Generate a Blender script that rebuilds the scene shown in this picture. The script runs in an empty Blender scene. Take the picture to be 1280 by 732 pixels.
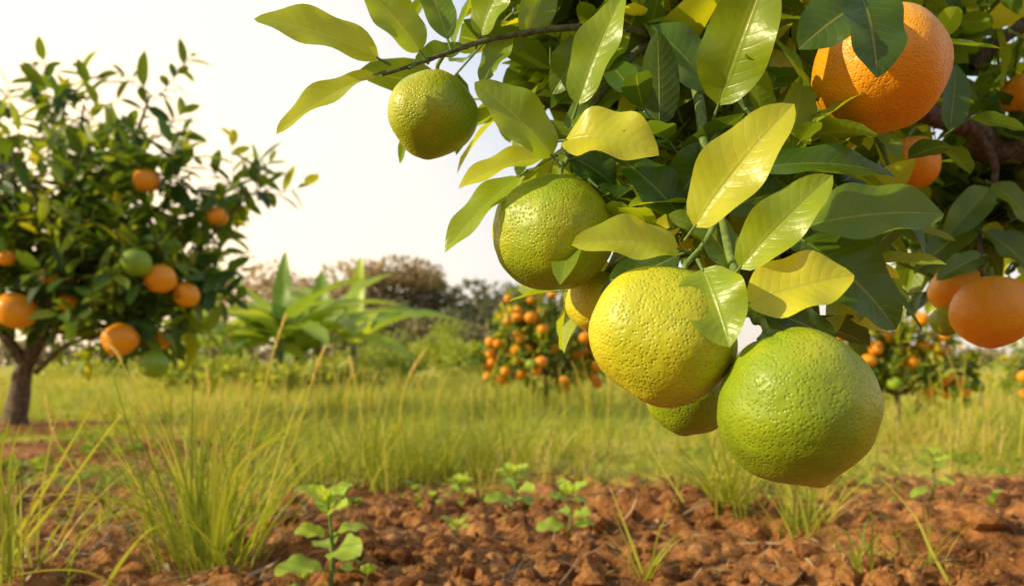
import bpy, math
import numpy as np
from mathutils import Vector
R = np.random.RandomState(7)
H = 0.32; F = 995.0; HOR = 455.0
def S(px, py, d):
    return np.array([(px-640)/F*d, d, H+(HOR-py)/F*d])

# ---------------------------------------------------------------- noise
_tab = np.random.RandomState(3).rand(256, 256)
def vnoise(x, y):
    xi = np.floor(x).astype(int); yi = np.floor(y).astype(int)
    fx = x-xi; fy = y-yi
    fx = fx*fx*(3-2*fx); fy = fy*fy*(3-2*fy)
    a = _tab[xi & 255, yi & 255]; b = _tab[(xi+1) & 255, yi & 255]
    c = _tab[xi & 255, (yi+1) & 255]; d = _tab[(xi+1) & 255, (yi+1) & 255]
    return (a*(1-fx)+b*fx)*(1-fy)+(c*(1-fx)+d*fx)*fy
def fbm(x, y, f, o=3):
    x = np.asarray(x, float); y = np.asarray(y, float)
    s = 0; a = 1; t = 0
    for i in range(o):
        s = s+a*(vnoise(x*f+17.3*i, y*f+9.1*i)-.5); t += a; a *= .5; f *= 2.03
    return s/t*2
def gh(x, y):
    x = np.asarray(x, float); y = np.asarray(y, float)
    near = np.exp(-np.maximum(y-2.6, 0)/1.6)
    z = .035*fbm(x, y, .9, 2)+.030*near*fbm(x+5, y, 4.5, 3)
    fine = np.exp(-np.maximum(y-2.2, 0)/.8)
    n = fbm(x, y+3, 17, 3)
    z = z+fine*(.036*np.abs(n)+.013*fbm(x, y, 46, 2))
    z = z+.05*np.exp(-(((x-.75)/.5)**2+((y-1.45)/.22)**2))
    z = z+.035*np.exp(-(((x-.25)/.22)**2+((y-1.62)/.14)**2))
    return z-.015
def grassy(x, y):
    x = np.asarray(x, float); y = np.asarray(y, float)
    n = fbm(x, y, 1.3, 3)
    g = np.clip((y-2.1+.9*n)/.6, 0, 1)
    def hole(cx, cy, rx, ry):
        r = np.sqrt(((x-cx)/rx)**2+((y-cy)/ry)**2)
        return np.clip((r+.5*n-.75)/.4, 0, 1)
    g = g*hole(-1.65, 2.95, .95, .6)*hole(2.2, 4.3, 1.3, .35)*hole(-2.9, 4.5, 1.0, .5)*hole(1.6, 2.2, .8, .3)
    return g
def G(px, py):
    d = H*F/(py-HOR); x = (px-640)/F*d
    return np.array([x, d, float(gh(x, d))])

# ---------------------------------------------------------------- mesh helpers
def link(o, parent=None):
    bpy.context.scene.collection.objects.link(o)
    if parent: o.parent = parent
    return o
def empty(name):
    o = bpy.data.objects.new(name, None); o.empty_display_size = .1
    return link(o)
def mk(name, V, Q=None, T=None, uv=None, rnd=None, mats=(), mi=None, smooth=True, parent=None, loc=None):
    me = bpy.data.meshes.new(name)
    V = np.asarray(V, np.float32)
    parts = []; sizes = []
    if Q is not None and len(Q): parts.append(np.asarray(Q).ravel()); sizes.append(np.full(len(Q), 4))
    if T is not None and len(T): parts.append(np.asarray(T).ravel()); sizes.append(np.full(len(T), 3))
    L = np.concatenate(parts).astype(np.int32); sz = np.concatenate(sizes)
    st = np.concatenate([[0], np.cumsum(sz)[:-1]]).astype(np.int32)
    me.vertices.add(len(V)); me.vertices.foreach_set('co', V.ravel())
    me.loops.add(len(L)); me.loops.foreach_set('vertex_index', L)
    me.polygons.add(len(sz)); me.polygons.foreach_set('loop_start', st)
    if mi is not None: me.polygons.foreach_set('material_index', np.asarray(mi, np.int32))
    me.update(calc_edges=True)
    me.polygons.foreach_set('use_smooth', np.full(len(sz), smooth))
    if uv is not None:
        l = me.uv_layers.new(name='UVMap')
        l.data.foreach_set('uv', np.asarray(uv, np.float32)[L].ravel())
    if rnd is not None:
        a = me.attributes.new('rnd', 'FLOAT', 'POINT'); a.data.foreach_set('value', np.asarray(rnd, np.float32))
    for m in mats: me.materials.append(m)
    o = bpy.data.objects.new(name, me)
    if loc is not None: o.location = loc
    return link(o, parent)
def nz(v):
    return v/np.maximum(np.linalg.norm(v, axis=-1, keepdims=True), 1e-9)
def P_citrus(u): return (u**.6*(1-u)**.75)/.507
def P_grass(u): return np.minimum(1, (u+.15)*3)*(1-u)**.7
def P_round(u):
    w = (u**.6*(1-u)**.6)/.435
    return w*(1+.10*np.abs(np.sin(u*math.pi*6)))
def P_banana(u): return np.minimum(1, (np.maximum(u-.1, 0)*7))**.6*(1-u**5)**.8*(1-.25*u)
def leaf_arrays(base, d, n, L, W, fold, curl, rnd, nu, nv, prof, ripple=0.0):
    base = np.atleast_2d(base); N = len(base)
    f = lambda a: np.broadcast_to(np.asarray(a, float), (N,)).reshape(N, 1, 1)
    L = f(L); W = f(W); fold = f(fold); c = f(curl); r = f(rnd)
    c = np.where(np.abs(c) < 1e-3, 1e-3, c)
    u = np.linspace(0, 1, nu+1).reshape(1, -1, 1); v = np.linspace(-1, 1, nv+1).reshape(1, 1, -1)
    w = prof(u)*W*.5
    x = v*w*np.cos(fold)
    ph = r*40
    y = L*np.sin(c*u)/c
    zz = np.abs(v)*w*np.sin(fold)
    if ripple > 0:
        zz = zz+ripple*w*np.abs(v)**1.5*np.sin(u*13+ph+np.sign(v)*1.3)
    a = c*u
    z = -L*(1-np.cos(a))/c+zz*np.cos(a); y = y+zz*np.sin(a)
    x = x+0*y
    Y = nz(np.atleast_2d(d)); Z = np.atleast_2d(n); Z = nz(Z-Y*np.sum(Y*Z, -1, keepdims=True)); X = np.cross(Y, Z)
    P = base[:, None, None, :]+x[..., None]*X[:, None, None, :]+y[..., None]*Y[:, None, None, :]+z[..., None]*Z[:, None, None, :]
    m = (nu+1)*(nv+1)
    idx = np.arange(m).reshape(nu+1, nv+1)
    q = np.stack([idx[:-1, :-1], idx[:-1, 1:], idx[1:, 1:], idx[1:, :-1]], -1).reshape(-1, 4)
    Q = (q[None]+np.arange(N)[:, None, None]*m).reshape(-1, 4)
    uu = np.broadcast_to(u, (1, nu+1, nv+1)).reshape(-1); vv = np.broadcast_to((v+1)/2, (1, nu+1, nv+1)).reshape(-1)
    uv = np.tile(np.stack([vv, uu], -1), (N, 1))
    return P.reshape(-1, 3), Q, uv, np.repeat(r.ravel(), m)
def join(parts):
    V = []; Q = []; U = []; r = []; o = 0
    for p in parts:
        V.append(p[0]); Q.append(p[1]+o); U.append(p[2]); r.append(p[3]); o += len(p[0])
    return np.concatenate(V), np.concatenate(Q), np.concatenate(U), np.concatenate(r)
def mkl(name, arr, mat, parent=None, smooth=True):
    return mk(name, arr[0], arr[1], uv=arr[2], rnd=arr[3], mats=[mat], parent=parent, smooth=smooth)
def spline(pts, rad, k=4):
    pts = np.asarray(pts, float); n = len(pts)
    rad = np.interp(np.linspace(0, 1, n), np.linspace(0, 1, len(rad)), rad)
    if n < 3: 
        t = np.linspace(0, 1, k+1)[:, None]
        return pts[0]*(1-t)+pts[-1]*t, np.interp(np.linspace(0, 1, k+1), [0, 1], [rad[0], rad[-1]])
    out = []; ro = []
    for i in range(n-1):
        p0 = pts[max(i-1, 0)]; p1 = pts[i]; p2 = pts[i+1]; p3 = pts[min(i+2, n-1)]
        for j in range(k):
            t = j/k
            out.append(.5*((2*p1)+(-p0+p2)*t+(2*p0-5*p1+4*p2-p3)*t*t+(-p0+3*p1-3*p2+p3)*t**3))
            ro.append(rad[i]*(1-t)+rad[i+1]*t)
    out.append(pts[-1]); ro.append(rad[-1])
    return np.array(out), np.array(ro)
def tube(pts, rad, seg=6, k=4, rough=0.0, rv=.5):
    if np.isscalar(rad): rad = [rad]*len(pts)
    P, r = spline(pts, rad, k)
    T = nz(np.gradient(P, axis=0)); ref = np.array([.31, .22, .9])
    if abs(T[0]@ref) > .85: ref = np.array([.9, .3, .1])
    A = np.cross(T, ref); A = nz(A); B = np.cross(T, A)
    th = np.linspace(0, 2*math.pi, seg, endpoint=False)
    rr = r[:, None]*(1+rough*(R.rand(len(P), seg)-.5))
    V = P[:, None]+rr[..., None]*(np.cos(th)[None, :, None]*A[:, None]+np.sin(th)[None, :, None]*B[:, None])
    n = len(P); i = np.arange(n-1)[:, None]*seg; j = np.arange(seg)[None]; j2 = (j+1) % seg
    Q = np.stack([i+j, i+j2, i+seg+j2, i+seg+j], -1).reshape(-1, 4)
    V = V.reshape(-1, 3)
    uv = np.stack([np.tile(th/6.283, n), np.repeat(np.linspace(0, 1, n), seg)], -1)
    return V, Q, uv, np.full(len(V), rv)

# ---------------------------------------------------------------- materials
class NT:
    def __init__(s, name):
        s.m = bpy.data.materials.new(name); s.m.use_nodes = True
        s.t = s.m.node_tree; s.t.nodes.clear()
        s.out = s.n('ShaderNodeOutputMaterial')
    def n(s, ty, **k):
        nd = s.t.nodes.new(ty)
        for a, b in k.items(): setattr(nd, a, b)
        return nd
    def l(s, a, b): s.t.links.new(a, b)
    def setin(s, sock, v):
        if isinstance(v, bpy.types.NodeSocket): s.l(v, sock)
        else: sock.default_value = v
    def math(s, op, a, b=0.0, c=None, clamp=False):
        nd = s.n('ShaderNodeMath', operation=op, use_clamp=clamp)
        s.setin(nd.inputs[0], a); s.setin(nd.inputs[1], b)
        if c is not None: s.setin(nd.inputs[2], c)
        return nd.outputs[0]
    def mix(s, f, a, b, bt='MIX'):
        nd = s.n('ShaderNodeMix', data_type='RGBA', blend_type=bt)
        s.setin(nd.inputs[0], f)
        s.setin(nd.inputs[6], a if not isinstance(a, tuple) else (*a, 1)); s.setin(nd.inputs[7], b if not isinstance(b, tuple) else (*b, 1))
        return nd.outputs[2]
    def ramp(s, f, stops):
        nd = s.n('ShaderNodeValToRGB'); cr = nd.color_ramp
        while len(cr.elements) < len(stops): cr.elements.new(.5)
        for e, (p, c) in zip(cr.elements, stops):
            e.position = p; e.color = (*c, 1) if len(c) == 3 else c
        s.setin(nd.inputs[0], f); return nd.outputs[0]
    def sm(s, x, a, b):
        nd = s.n('ShaderNodeMapRange', interpolation_type='SMOOTHSTEP')
        s.setin(nd.inputs[0], x); nd.inputs[1].default_value = a; nd.inputs[2].default_value = b
        return nd.outputs[0]
    def noise(s, sc, det=3, vec=None, rough=.5):
        nd = s.n('ShaderNodeTexNoise'); nd.inputs['Scale'].default_value = sc; nd.inputs['Detail'].default_value = det
        nd.inputs['Roughness'].default_value = rough
        if vec is not None: s.l(vec, nd.inputs['Vector'])
        return nd.outputs['Fac']
def leaf_mat(name, stops, trans=.4, rough=.4, veins=True, tcol=(1.7, 1.5, .6), spec=.5, nv=11.0, vs=1.0, blotch=True):
    t = NT(name)
    at = t.n('ShaderNodeAttribute', attribute_name='rnd')
    col = t.ramp(at.outputs['Fac'], stops)
    geo = t.n('ShaderNodeNewGeometry')
    if blotch:
        blot = t.noise(30 if veins else 6, 1, geo.outputs['Position'])
        col = t.mix(t.math('MULTIPLY', t.sm(blot, .35, .75), .45), col, t.mix(1.0, col, (1.45, 1.25, .9), 'MULTIPLY'))
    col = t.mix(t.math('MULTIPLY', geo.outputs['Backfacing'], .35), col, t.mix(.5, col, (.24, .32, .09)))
    p = t.n('ShaderNodeBsdfPrincipled')
    if veins:
        uv = t.n('ShaderNodeUVMap'); sep = t.n('ShaderNodeSeparateXYZ'); t.l(uv.outputs[0], sep.inputs[0])
        a = t.math('ABSOLUTE', t.math('MULTIPLY', t.math('SUBTRACT', sep.outputs[0], .5), 2.0))
        mid = t.math('SUBTRACT', 1.0, t.sm(a, .015, .07))
        ph = t.math('MULTIPLY', t.math('SUBTRACT', sep.outputs[1], t.math('MULTIPLY', t.math('POWER', a, 1.3), .16)), nv)
        fr = t.math('ABSOLUTE', t.math('SUBTRACT', t.math('FRACT', ph), .5))
        side = t.math('MULTIPLY', t.math('SUBTRACT', 1.0, t.sm(fr, .0, .09)), t.math('SUBTRACT', 1.0, t.math('MULTIPLY', a, .85)))
        vm = t.math('MAXIMUM', mid, t.math('MULTIPLY', side, .36*vs))
        col = t.mix(t.math('MULTIPLY', vm, .62), col, t.mix(.55, col, (.55, .60, .14)))
        bm = t.n('ShaderNodeBump'); bm.inputs['Strength'].default_value = .35; bm.inputs['Distance'].default_value = .0011
        ht = t.math('ADD', t.math('MULTIPLY', vm, -.9), t.math('MULTIPLY', t.noise(260, 2, geo.outputs['Position']), .7))
        ht = t.math('ADD', ht, t.math('MULTIPLY', fr, .45*vs))
        t.l(ht, bm.inputs['Height']); t.l(bm.outputs[0], p.inputs['Normal'])
    t.l(col, p.inputs['Base Color']); p.inputs['Roughness'].default_value = rough
    p.inputs['Specular IOR Level'].default_value = spec
    tr = t.n('ShaderNodeBsdfTranslucent'); t.l(t.mix(1.0, col, tcol, 'MULTIPLY'), tr.inputs[0])
    ms = t.n('ShaderNodeMixShader'); ms.inputs[0].default_value = trans
    t.l(p.outputs[0], ms.inputs[1]); t.l(tr.outputs[0], ms.inputs[2]); t.l(ms.outputs[0], t.out.inputs[0])
    return t.m
M_hero = leaf_mat('citrus_leaf', [(0, (.034, .09, .012)), (.35, (.10, .20, .017)), (.7, (.30, .43, .022)), (1, (.74, .72, .05))], trans=.44, rough=.33, tcol=(1.9, 1.6, .4), spec=.55)
M_leafT = leaf_mat('orchard_leaf', [(0, (.03, .08, .016)), (.5, (.08, .17, .022)), (.85, (.26, .36, .03)), (1, (.52, .54, .04))], trans=.45, rough=.40, veins=False, tcol=(2.0, 1.6, .45))
M_grass = leaf_mat('grass_blade', [(0, (.16, .23, .022)), (.5, (.42, .46, .042)), (.85, (.74, .64, .12)), (1, (.80, .58, .26))], trans=.45, rough=.55, veins=False, tcol=(1.35, 1.25, .6), spec=.25, blotch=False)
M_weed = leaf_mat('seedling_leaf', [(0, (.16, .32, .03)), (1, (.50, .64, .06))], trans=.4, rough=.5, veins=True, nv=7.0, tcol=(1.5, 1.35, .6))
M_straw = leaf_mat('dry_litter', [(0, (.18, .11, .06)), (.5, (.36, .25, .14)), (1, (.6, .47, .28))], trans=.1, rough=.8, veins=False, tcol=(1, 1, 1), spec=.1, blotch=False)
M_ban = leaf_mat('banana_leaf', [(0, (.14, .26, .04)), (1, (.42, .54, .07))], trans=.45, rough=.4, veins=True, nv=26.0)
M_far_haze = leaf_mat('distant_leaf_painted_haze', [(0, (.16, .175, .105)), (.6, (.34, .28, .15)), (1, (.60, .40, .22))], trans=.25, rough=.9, veins=False, spec=.05, tcol=(1.2, 1.1, .8), blotch=False)  # aerial haze is painted into these lightened, warm-grey base colours
M_shrub = leaf_mat('shrub_leaf', [(0, (.17, .26, .05)), (1, (.50, .52, .10))], trans=.4, rough=.7, veins=False, spec=.2, blotch=False)
def bark(name, a, b, sc):
    t = NT(name); geo = t.n('ShaderNodeNewGeometry')
    n = t.noise(sc, 4, geo.outputs['Position'], .65)
    p = t.n('ShaderNodeBsdfPrincipled'); t.l(t.mix(t.sm(n, .35, .7), a, b), p.inputs['Base Color']); p.inputs['Roughness'].default_value = .85
    bm = t.n('ShaderNodeBump'); bm.inputs['Strength'].default_value = .6; bm.inputs['Distance'].default_value = .3/sc
    t.l(n, bm.inputs['Height']); t.l(bm.outputs[0], p.inputs['Normal']); t.l(p.outputs[0], t.out.inputs[0])
    return t.m
M_bark = bark('bark', (.08, .05, .032), (.24, .165, .11), 40)
M_bark2 = bark('dark_bark', (.045, .03, .02), (.16, .11, .065), 160)
M_twig = bark('green_twig', (.10, .17, .03), (.22, .29, .07), 300)
M_twig2 = bark('young_branch', (.06, .07, .03), (.18, .18, .07), 250)
M_stemb = bark('banana_stem', (.14, .18, .06), (.3, .25, .12), 12)
M_post = bark('weathered_wood', (.3, .27, .23), (.5, .46, .4), 30)
def peel(name, stops, sc=450, bump=.46, ysc=9, rough=.40):
    t = NT(name); tc = t.n('ShaderNodeTexCoord'); o = tc.outputs['Object']
    oi = t.n('ShaderNodeObjectInfo')
    off = t.n('ShaderNodeVectorMath', operation='ADD'); t.l(o, off.inputs[0])
    cb = t.n('ShaderNodeCombineXYZ'); t.l(t.math('MULTIPLY', oi.outputs['Random'], 7.0), cb.inputs[0]); t.l(cb.outputs[0], off.inputs[1])
    v = off.outputs[0]
    base = t.math('ADD', t.math('MULTIPLY', t.noise(ysc*2.2, 3, v), .85), t.math('MULTIPLY', oi.outputs['Random'], .14))
    col = t.ramp(base, stops)
    vo = t.n('ShaderNodeTexVoronoi', feature='F1'); vo.inputs['Scale'].default_value = sc; t.l(v, vo.inputs['Vector'])
    dist = vo.outputs['Distance']
    pore = t.math('SUBTRACT', 1.0, t.sm(dist, .05, .40))
    col = t.mix(t.math('MULTIPLY', pore, .28), col, t.mix(1.0, col, (.6, .78, .5), 'MULTIPLY'))
    spk = t.sm(t.noise(150, 4, v, .7), .64, .76)
    col = t.mix(t.math('MULTIPLY', spk, .4), col, (.34, .30, .10))
    p = t.n('ShaderNodeBsdfPrincipled'); t.l(col, p.inputs['Base Color'])
    t.l(t.math('ADD', t.math('MULTIPLY', t.noise(60, 2, v), .25), rough-.12), p.inputs['Roughness'])
    p.inputs['Specular IOR Level'].default_value = .45
    bm = t.n('ShaderNodeBump'); bm.inputs['Strength'].default_value = bump; bm.inputs['Distance'].default_value = .0013
    hgt = t.math('ADD', t.sm(dist, .0, .5), t.math('MULTIPLY', t.noise(130, 3, v), 1.8))
    t.l(hgt, bm.inputs['Height']); t.l(bm.outputs[0], p.inputs['Normal']); t.l(p.outputs[0], t.out.inputs[0])
    return t.m
M_lime = peel('green_citrus_peel', [(.25, (.17, .26, .008)), (.45, (.27, .36, .010)), (.62, (.44, .46, .014)), (.78, (.64, .50, .03))])
M_limey = peel('ripening_citrus_peel', [(.25, (.36, .42, .014)), (.45, (.56, .54, .018)), (.65, (.70, .58, .03)), (.8, (.78, .48, .05))])
M_orange = peel('orange_peel', [(.25, (.88, .27, .005)), (.5, (.94, .34, .006)), (.75, (.95, .43, .012))], sc=500)
M_far_orange = peel('orchard_orange_peel', [(.2, (.88, .27, .006)), (.8, (.94, .38, .010))], sc=90, bump=.1)
M_far_green = peel('orchard_green_peel', [(.2, (.16, .28, .015)), (.8, (.30, .40, .02))], sc=90, bump=.1)

# ---------------------------------------------------------------- sky, sun, camera
sc = bpy.context.scene
w = bpy.data.worlds.new("World"); sc.world = w; w.use_nodes = True
nt = w.node_tree; nt.nodes.clear()
to_sun = Vector((-.82, -.20, .43)).normalized()
el = math.asin(to_sun.z); az = math.atan2(to_sun.x, to_sun.y)
sky = nt.nodes.new('ShaderNodeTexSky'); sky.sky_type = 'NISHITA'; sky.sun_disc = False
sky.sun_elevation = el; sky.sun_rotation = az; sky.air_density = 1.2; sky.dust_density = 4; sky.altitude = 50
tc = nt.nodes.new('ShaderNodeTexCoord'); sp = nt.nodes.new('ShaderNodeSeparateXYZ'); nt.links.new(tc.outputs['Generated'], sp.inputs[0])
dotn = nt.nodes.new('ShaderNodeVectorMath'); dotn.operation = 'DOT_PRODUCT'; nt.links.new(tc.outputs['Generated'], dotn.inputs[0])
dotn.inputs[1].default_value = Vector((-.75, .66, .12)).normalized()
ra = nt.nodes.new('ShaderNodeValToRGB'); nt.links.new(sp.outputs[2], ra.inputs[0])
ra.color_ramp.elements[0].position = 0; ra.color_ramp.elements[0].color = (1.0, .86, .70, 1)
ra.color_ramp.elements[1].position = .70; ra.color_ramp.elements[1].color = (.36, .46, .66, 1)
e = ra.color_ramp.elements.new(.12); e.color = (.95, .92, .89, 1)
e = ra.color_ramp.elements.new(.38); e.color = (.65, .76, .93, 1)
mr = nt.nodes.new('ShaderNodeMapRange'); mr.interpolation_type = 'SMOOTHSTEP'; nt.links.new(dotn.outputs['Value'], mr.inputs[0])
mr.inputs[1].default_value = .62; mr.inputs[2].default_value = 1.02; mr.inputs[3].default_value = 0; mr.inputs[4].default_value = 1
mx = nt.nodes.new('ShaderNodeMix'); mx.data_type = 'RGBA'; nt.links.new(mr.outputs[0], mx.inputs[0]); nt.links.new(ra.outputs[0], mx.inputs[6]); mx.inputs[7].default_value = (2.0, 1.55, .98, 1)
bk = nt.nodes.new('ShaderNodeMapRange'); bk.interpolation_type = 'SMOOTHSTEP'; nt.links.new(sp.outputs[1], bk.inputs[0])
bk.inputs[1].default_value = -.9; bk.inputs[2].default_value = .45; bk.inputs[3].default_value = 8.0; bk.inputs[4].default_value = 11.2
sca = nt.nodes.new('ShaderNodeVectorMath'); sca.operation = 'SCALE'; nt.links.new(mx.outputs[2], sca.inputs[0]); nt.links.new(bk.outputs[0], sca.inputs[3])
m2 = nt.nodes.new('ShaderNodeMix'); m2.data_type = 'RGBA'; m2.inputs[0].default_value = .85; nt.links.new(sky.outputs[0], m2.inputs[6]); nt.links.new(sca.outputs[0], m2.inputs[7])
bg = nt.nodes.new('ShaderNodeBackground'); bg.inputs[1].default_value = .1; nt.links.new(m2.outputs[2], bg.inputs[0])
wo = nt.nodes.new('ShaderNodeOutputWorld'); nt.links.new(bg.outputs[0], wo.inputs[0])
sd = bpy.data.lights.new('sun', 'SUN'); sd.energy = 5.0; sd.angle = math.radians(.6); sd.color = (1, .86, .52)
so = bpy.data.objects.new('sun', sd); so.rotation_euler = to_sun.to_track_quat('Z', 'Y').to_euler(); link(so)
cd = bpy.data.cameras.new('camera'); co = bpy.data.objects.new('camera', cd); link(co); sc.camera = co
co.location = (0, 0, H); co.rotation_euler = (math.radians(90), 0, 0)
cd.lens = F*36/1280; cd.sensor_width = 36; cd.shift_y = (HOR-366)/1280; cd.clip_start = .02; cd.clip_end = 3000
cd.dof.use_dof = True; cd.dof.focus_distance = .5; cd.dof.aperture_fstop = 8.5
sc.view_settings.view_transform = 'Standard'; sc.view_settings.look = 'None'; sc.view_settings.exposure = 0

# ---------------------------------------------------------------- ground
def axis(a, b, step, lo, hi, g=1.09):
    c = list(np.arange(a, b, step)); s = step; x = c[-1]; up = []
    while x < hi: s *= g; x += s; up.append(x)
    s = step; x = a; dn = []
    while x > lo: s *= g; x -= s; dn.append(x)
    return np.array(dn[::-1]+c+up)
gx = axis(-1.5, 1.5, .0095, -900, 900); gy = axis(1.02, 2.7, .0095, -300, 1500)
X, Y = np.meshgrid(gx, gy); Z = gh(X, Y)
nx_, ny_ = len(gx), len(gy)
ii = np.arange(nx_*ny_).reshape(ny_, nx_)
Q = np.stack([ii[:-1, :-1], ii[:-1, 1:], ii[1:, 1:], ii[1:, :-1]], -1).reshape(-1, 4)
t = NT('soil_and_turf'); geo = t.n('ShaderNodeNewGeometry'); pos = geo.outputs['Position']
at = t.n('ShaderNodeAttribute', attribute_name='rnd')
n1 = t.noise(3.2, 4, pos, .6); n2 = t.noise(38, 4, pos, .7); n3 = t.noise(150, 3, pos, .7)
soil = t.ramp(n1, [(.3, (.20, .08, .03)), (.5, (.44, .185, .058)), (.7, (.64, .33, .125))])
soil = t.mix(t.sm(n2, .35, .68), t.mix(1.0, soil, (.40, .36, .34), 'MULTIPLY'), soil)
soil = t.mix(t.math('MULTIPLY', t.sm(n3, .58, .75), .5), soil, (.56, .36, .19))
turf = t.ramp(t.noise(.9, 4, pos, .65), [(.3, (.30, .34, .045)), (.5, (.52, .48, .07)), (.7, (.70, .55, .14))])
turf = t.mix(t.math('MULTIPLY', t.sm(t.noise(14, 4, pos, .8), .4, .65), .6), turf, t.mix(1.0, turf, (.55, .64, .5), 'MULTIPLY'))
col = t.mix(at.outputs['Fac'], soil, turf)
p = t.n('ShaderNodeBsdfPrincipled'); t.l(col, p.inputs['Base Color']); p.inputs['Roughness'].default_value = .95; p.inputs['Specular IOR Level'].default_value = .1
bm = t.n('ShaderNodeBump'); bm.inputs['Strength'].default_value = .9; bm.inputs['Distance'].default_value = .008
t.l(t.math('ADD', n2, t.math('MULTIPLY', n3, .5)), bm.inputs['Height']); t.l(bm.outputs[0], p.inputs['Normal']); t.l(p.outputs[0], t.out.inputs[0])
mk('ground', np.stack([X, Y, Z], -1).reshape(-1, 3), Q, rnd=np.clip(grassy(X, Y).ravel()*.9, 0, 1), mats=[t.m])

# clods
def ico():
    import bmesh
    b = bmesh.new(); bmesh.ops.create_icosphere(b, subdivisions=2, radius=1)
    v = np.array([x.co[:] for x in b.verts]); f = np.array([[y.index for y in x.verts] for x in b.faces]); b.free(); return v, f
iv, jf = ico()
N = 5200
cy = 1.05+R.rand(N)**1.5*2.4; cx = (R.rand(N)-.5)*cy*1.7
sz = .002+.016*R.rand(N)**6+.003*R.rand(N)
k = R.rand(N) < np.clip(1.1-grassy(cx, cy), .05, 1)*np.clip(.6+1.8*fbm(cx, cy, 3, 2), .1, 1); cx, cy, sz = cx[k], cy[k], sz[k]
sp_ = [(500, 690, .022), (812, 716, .012), (540, 715, .012), (1225, 700, .03), (1120, 640, .014), (760, 640, .012), (955, 655, .011)]
for a_, b_, c_ in sp_:
    g = G(a_, b_); cx = np.append(cx, g[0]); cy = np.append(cy, g[1]); sz = np.append(sz, c_)
N = len(cx); n_ = R.normal(size=(N, 6, 3)); 
disp = 1+.22*np.sin(np.einsum('vk,nk->nv', iv, n_[:, 0]*1.6)*1.7+n_[:, 1, :1])+.16*np.sin(np.einsum('vk,nk->nv', iv, n_[:, 2]*3)+n_[:, 3, :1])+.18*(R.rand(N, len(iv))-.5)
V = iv[None]*disp[..., None]*sz[:, None, None]*(.7+.6*R.rand(N, 1, 3))
V = V+np.stack([cx, cy, gh(cx, cy)+sz*.15], -1)[:, None]
T = (jf[None]+np.arange(N)[:, None, None]*len(iv)).reshape(-1, 3)
t = NT('soil_clod'); geo = t.n('ShaderNodeNewGeometry'); at = t.n('ShaderNodeAttribute', attribute_name='rnd')
col = t.ramp(at.outputs['Fac'], [(0, (.17, .07, .028)), (.6, (.40, .18, .062)), (1, (.58, .34, .16))])
col = t.mix(t.sm(t.noise(120, 3, geo.outputs['Position'], .7), .4, .65), t.mix(1.0, col, (.6, .55, .5), 'MULTIPLY'), col)
p = t.n('ShaderNodeBsdfPrincipled'); t.l(col, p.inputs['Base Color']); p.inputs['Roughness'].default_value = .95; p.inputs['Specular IOR Level'].default_value = .1
t.l(p.outputs[0], t.out.inputs[0])
mk('soil_clods', V.reshape(-1, 3), T=T, rnd=np.repeat(R.rand(N)*.8, len(iv)), mats=[t.m], smooth=False)

# litter
N = 3000
cy = 1.08+R.rand(N)**1.4*2.6; cx = (R.rand(N)-.5)*cy*1.6
left = R.rand(N) < .65
cx[left] = -.4-R.rand(left.sum())*.9; cy[left] = 1.08+R.rand(left.sum())*1.6
a = R.rand(N)*6.283
mkl('dry_litter', leaf_arrays(np.stack([cx, cy, gh(cx, cy)+.004+.004*R.rand(N)], -1), np.stack([np.cos(a), np.sin(a), .25*(R.rand(N)-.3)], -1),
    np.stack([.5*R.normal(size=N), .5*R.normal(size=N), np.ones(N)], -1), .02+.07*R.rand(N), .002+.008*R.rand(N)**2, .3, R.normal(size=N)*.6, R.rand(N), 5, 2, P_grass), M_straw)

# ---------------------------------------------------------------- grass
def blades(bx, by, h, wd, lean, rnd, nu=4, curl=1.0, az=None, zoff=-.01):
    N = len(bx)
    az = R.rand(N)*6.283 if az is None else az
    hd = np.stack([np.cos(az), np.sin(az), 0*az], -1)
    d = nz(hd*lean[:, None]+np.array([0, 0, 1.0]))
    base = np.stack([bx, by, gh(bx, by)+zoff], -1)
    # local -normal is the outward side, so a positive curl droops the blade outwards
    return leaf_arrays(base, d, -hd, h, wd, .35, curl*(.3+R.rand(N)), rnd, nu, 1, P_grass)
N = 125000
y = 2.05*(18/2.05)**(R.rand(N)**.85); x = (R.rand(N)-.5)*y*1.75
cl_ = fbm(x, y, 1.9, 3); cl2 = fbm(x+40, y, 6, 2)
g = grassy(x, y); keep = R.rand(N) < g*np.clip(.6+1.3*cl2, .12, 1)
x, y, cl_, cl2 = x[keep], y[keep], cl_[keep], cl2[keep]; N = len(x)
h = (.05+.085*R.rand(N))*(1+1.5*np.clip(cl_, -.45, 1)+.6*np.clip(cl2, -.5, 1))*(1+.05*y)+(R.rand(N) < .05)*.14*R.rand(N)
mkl('grass_field', blades(x, y, h, .0022+.0011*y*.7, .15+.8*R.rand(N), np.clip(.5+.55*cl_+.28*R.normal(size=N), 0, 1), 3), M_grass)
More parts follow.
